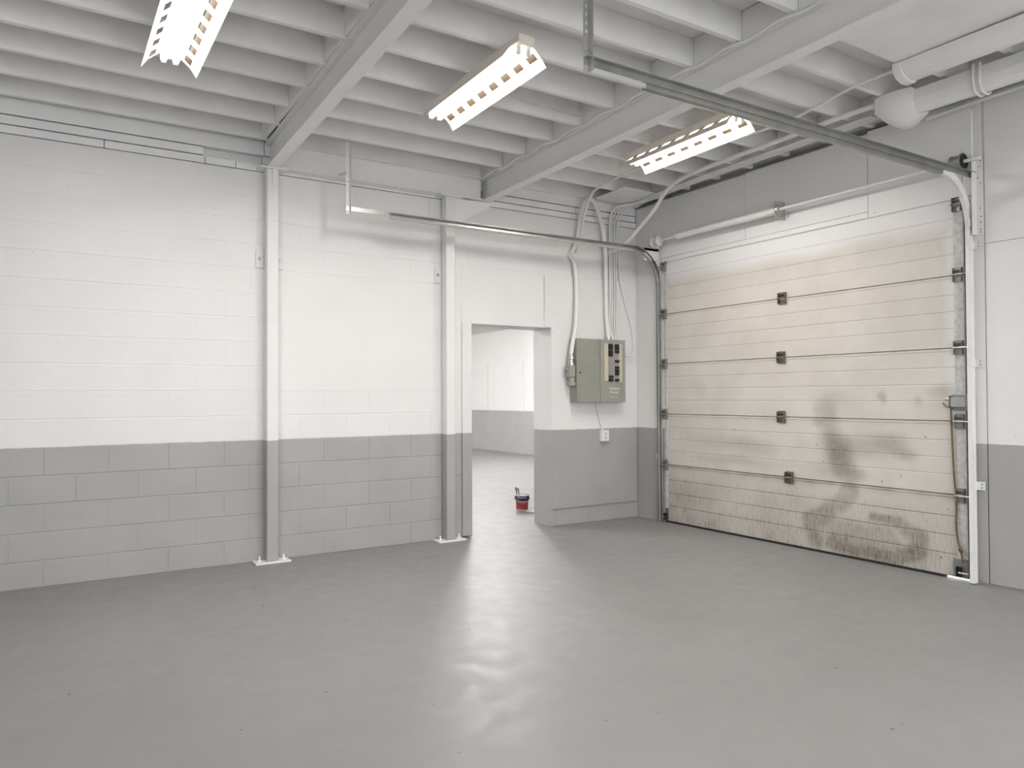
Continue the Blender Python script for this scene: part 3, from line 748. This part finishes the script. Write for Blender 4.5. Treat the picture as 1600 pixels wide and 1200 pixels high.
# ------------------------------------------------------------------ conduits and cables
def conduit(pts, r, label, name='conduit', cat='conduit', mat='conduit', n=8, group='white-painted conduits'):
    o = MB().tube(crom(pts, n), r, 8).build(name, M[mat], None, 0, True)
    return tag(o, label, cat, group if name == 'conduit' else None)
conduit([(-.990, -.095, 1.79), (-.975, -.10, 1.90), (-.925, -.09, 2.10), (-.895, -.07, 2.40), (-.895, -.055, 2.65), (-.915, -.045, 2.78), (-.95, -.010, 2.855)], .0235, 'thick white conduit from the panel side elbow into the wall')
conduit([(-.925, -.010, 2.86), (-.905, -.07, 2.95), (-.875, -.09, 3.10), (-.86, -.10, 3.235), (-.82, -.10, 3.38), (-.75, -.10, 3.45), (-.68, -.10, 3.425), (-.62, -.10, 3.32), (-.545, -.09, 3.12), (-.50, -.07, 2.85), (-.49, -.06, 2.60), (-.485, -.06, 2.25), (-.475, -.08, 1.97)], .0235, 'thick white conduit arching up and down into the panel top')
conduit([(-.86, -.02, 2.88), (-.868, -.12, 3.05), (-.875, -.18, 3.22), (-.90, -.33, 3.40), (-.93, -.52, 3.452), (-.985, -1.166, 3.462), (-.90, -1.75, 3.468), (-.79, -2.355, 3.476), (-.785, -2.715, 3.482), (-.91, -3.27, 3.49), (-.93, -3.58, 3.485)], .0105, 'thin white cable snaking along the joists past the light')
conduit([(-.455, -.002, 2.905), (-.45, -.12, 2.912), (-.44, -.305, 2.952), (-.44, -.557, 3.094), (-.44, -.768, 3.228), (-.44, -.934, 3.371), (-.45, -1.12, 3.435), (-.49, -1.45, 3.450), (-.50, -2.0, 3.460), (-.50, -2.558, 3.468), (-.51, -2.83, 3.474), (-.50, -3.17, 3.475)], .0200, 'thick white conduit sweeping down from the joists by the overhead door')
for k, (x, xb, dy) in enumerate(((-.415, -.415, 0), (-.385, -.39, .01), (-.352, -.365, .02), (-.322, -.34, .03))):
    zt = 3.30+.018*(3-k)
    conduit([(xb, -.075, 1.955), (x-.01, -.045, 2.10), (x, -.04, 2.45), (x, -.04, 3.0), (x+.005, -.045, zt-.08), (x+.05, -.075, zt+.05), (x+.13, -.15, 3.435), (-.16-.025*k, -.42, 3.448), (-.20-.028*k, -1.0, 3.458), (-.215-.03*k, -2.0, 3.470), (-.225-.03*k, -3.03, 3.480)], .0095 if k else .012,
            'thin white cable up the wall above the panel, %s from the left' % ('first', 'second', 'third', 'fourth')[k])
conduit([(-.295, -.045, 3.30), (-.29, -.04, 2.9), (-.272, -.04, 2.62), (-.20, -.04, 2.38), (-.115, -.04, 2.13), (-.085, -.04, 1.97), (-.088, -.05, 1.85), (-.13, -.07, 1.80), (-.20, -.085, 1.793), (-.272, -.09, 1.795)], .0105, 'white cable looping round into the right side of the panel')
pts = []
for k in range(0, 12):
    y = -.17-.4*k; pts += [(-2.075, y, jz(y)-.020), (-2.095, y-.2, jz(y)-.008)]
conduit(pts, .0115, 'white conduit lying along the roof beam right of the middle light', n=4)
conduit([(-.62, -.03, 1.284), (-.600, -.026, 1.20), (-.565, -.024, 1.08), (-.537, -.034, 1.0)], .004, 'thin grey cord from the breaker panel down to the outlet', 'power_cord', 'cord', 'stile')
conduit([(-3.06, -1.745, 3.585), (-2.8, -1.735, 3.60), (-2.65, -1.73, 3.56), (-2.45, -1.725, 3.565), (-2.3, -1.72, 3.55), (-2.10, -1.72, 3.555)], .006, 'thin painted wire along a joist right of the middle light', 'wire', 'wire')
for k, y in enumerate((-.62, -1.02, -1.43, -1.83, -2.24, -2.64)):
    conduit([(-.17, y-.03, 3.575+SL*-y), (-.26, y-.02, 3.55+SL*-y), (-.34, y-.03, 3.555+SL*-y), (-.42, y-.035, 3.555+SL*-y)], .006, 'short painted wire stub between the joists by the door wall', 'wire', 'wire')['group'] = 'wire stubs by the door wall'
# pipe run above the panels near the right edge
conduit([(-.045, -3.30, 3.425), (-.045, -3.75, 3.440), (-.045, -5.2, 3.455), (-.045, -8.5, 3.49)], .016, 'white pipe run along the wall top under the wrapped duct')

# ------------------------------------------------------------------ wrapped ducts, top right
du = empty('air_duct', (-.18, -3.1, 3.37)); tag(du, 'white boxed duct with a bulging end along the wall top', 'duct', 'white ducts at the wall top')
def dp_(mb, name, par=None, r=du, o0=(-.18, -3.1, 3.37), smooth=False, bev=.004):
    o = mb.build(name, M['ceil'], par or r, bev, smooth); o.matrix_parent_inverse = Matrix.Translation(tuple(-c for c in o0)); return o
dp_(MB().prism([(-.50, 3.495), (-.505, 3.42), (-.49, 3.365), (-.45, 3.338), (-.40, 3.343), (-.37, 3.38), (-.36, 3.495)], 'y', -8.9, -3.45), 'duct_run')
hood = MB()
secs_ = [(-3.19, .125, 3.40), (-3.24, .145, 3.325), (-3.30, .155, 3.285), (-3.38, .15, 3.275), (-3.46, .12, 3.335)]
i0 = 0
for (y, hw, zb_) in secs_:
    c = -.41
    for (px_, pz_) in ((c-hw, 3.505), (c-hw, 3.40), (c-hw*.72, (3.40+zb_)/2-.01), (c-hw*.25, zb_), (c+hw*.35, zb_), (c+hw*.85, (3.40+zb_)/2), (c+hw*.9, 3.40), (c+hw*.9, 3.505)): hood.v.append((px_, y, pz_))
for i in range(4):
    for k in range(8): hood.f.append((i*8+k, i*8+(k+1) % 8, (i+1)*8+(k+1) % 8, (i+1)*8+k))
hood.f += [tuple(range(8)), tuple(32+k for k in range(8))[::-1]]
dp_(hood, 'duct_end', None, du, (-.18, -3.1, 3.37), True, 0)
st = MB()
for y in (-3.86, -3.90): st.tube(crom([(-.505, y, 3.515), (-.515, y, 3.43), (-.50, y, 3.355), (-.45, y, 3.328), (-.395, y, 3.333), (-.36, y, 3.375), (-.35, y, 3.515)], 4), .008, 6)
dp_(st, 'duct_strap', None, du, (-.18, -3.1, 3.37), False, 0)
du2 = empty('air_duct', (-.7, -3.6, 3.4)); tag(du2, 'white duct hung under the joists left of the wall-top duct', 'duct', 'white ducts at the wall top')
dp_(MB().prism([(-1.0, 3.500), (-.995, 3.455), (-.96, 3.42), (-.90, 3.40), (-.84, 3.405), (-.80, 3.44), (-.79, 3.500)], 'y', -8.9, -3.66), 'duct_run', None, du2, (-.7, -3.6, 3.4))
dp_(MB().prism([(-1.005, 3.500), (-1.0, 3.45), (-.965, 3.41), (-.90, 3.39), (-.835, 3.395), (-.795, 3.43), (-.785, 3.500)], 'y', -3.66, -3.60), 'duct_collar', None, du2, (-.7, -3.6, 3.4))

# ------------------------------------------------------------------ paint can in the next room
PX, PY = -.815, 1.13
pc = empty('paint_can', (PX, PY, 0)); tag(pc, 'red and blue paint can with brushes standing beyond the doorway', 'paint can')
def cp(mb, name, mat, smooth=True, bev=0):
    o = mb.build(name, mat, pc, bev, smooth); return o
cp(MB().lathe([(.070, 0), (.072, .004), (.073, .012)], (0, 0, 0), n=28), 'base', M['pail'])
cp(MB().lathe([(.0725, .012), (.076, .118)], (0, 0, 0), n=28), 'label_band', M['red'])
cp(MB().lathe([(.077, .118), (.088, .128), (.096, .134), (.096, .140), (.090, .142), (.087, .175), (.084, .178), (.078, .176), (.074, .16)], (0, 0, 0), n=28), 'rim_band', M['blue'])
cp(MB().lathe([(.0885, .174), (.0885, .182), (.080, .183), (.079, .170)], (0, 0, 0), n=28), 'rim', M['pail'])
cp(MB().tube([(.1*math.cos(a), -.1*math.sin(a)*.98, .135-.03*math.sin(a)) for a in [math.pi*k/16 for k in range(17)]], .0022, 6), 'bail_handle', M['galv'])
va = math.atan2(CAM.y-PY, CAM.x-PX)
def wraptext(body, size, rad, z, mat):
    cu = bpy.data.curves.new('lettering', 'FONT'); cu.body = body; cu.size = size; cu.align_x = 'CENTER'; cu.align_y = 'CENTER'
    o = bpy.data.objects.new('lettering', cu); C.objects.link(o)
    dg = bpy.context.evaluated_depsgraph_get(); me = bpy.data.meshes.new_from_object(o.evaluated_get(dg)); bpy.data.objects.remove(o)
    for v in me.vertices:
        a = va+v.co.x/rad; zz_ = z+v.co.y; v.co = (rad*math.cos(a), rad*math.sin(a), zz_)
    me.materials.clear(); me.materials.append(mat); me.update()
    return link(bpy.data.objects.new('lettering', me), pc)
wraptext('DULUX', .034, .0915, .156, M['printwhite'])
def band(z0, z1, a0, a1, rad, mat, name):
    mb = MB(); n = 8
    for k in range(n+1):
        a = va+a0+(a1-a0)*k/n
        for z in (z0, z1): mb.v.append((rad*math.cos(a), rad*math.sin(a), z))
    for k in range(n): mb.f.append((2*k, 2*k+2, 2*k+3, 2*k+1))
    return cp(mb, name, mat)
M['pink'] = paint('pale_print', (.62, .36, .36), .5, .1, 30, 90, 0)
band(.100, .110, -.75, .75, .0768, M['pink'], 'printed_line'); band(.088, .092, -.4, .5, .0763, M['pink'], 'printed_line'); band(.020, .026, -.8, -.1, .0745, M['pink'], 'printed_line')
for k, (dx, dy, tx_, ty_) in enumerate(((-.045, .02, -.018, .0), (-.022, .012, -.012, .004))):
    b = empty('paint_brush', (PX, PY, 0)); tag(b, ('dark-handled paint brush leaning at the left in the paint can', 'dark-handled paint brush leaning at the right in the paint can')[k], 'paint brush', 'brushes in the paint can')
    b0 = Vector((dx+.02, dy, .03)); b1 = Vector((dx+tx_-.015, dy+ty_, .275-.012*k)); d_ = b1-b0
    MB().tube([b0+d_*t for t in (.45, .55, .7, .85, .93, 1.0)], [.011, .008, .006, .009, .011, .006], 8).build('handle', M['handle'], b, 0, True)
    MB().tube([b0+d_*t for t in (.28, .46)], .014, 8).build('ferrule', M['brushsteel'], b, 0, True)
    MB().tube([b0+d_*t for t in (.0, .28)], [.010, .013], 8).build('bristles', M['handle'], b, 0, True)
tag(MB().lathe([(.078, 0), (.088, .003), (.090, .018), (.084, .022), (.078, .017), (.02, .017)], (-.80, .90, 0), n=28).build('can_lid', M['stile'], None, 0, True), 'grey paint can lid lying on the floor by the right jamb', 'lid')
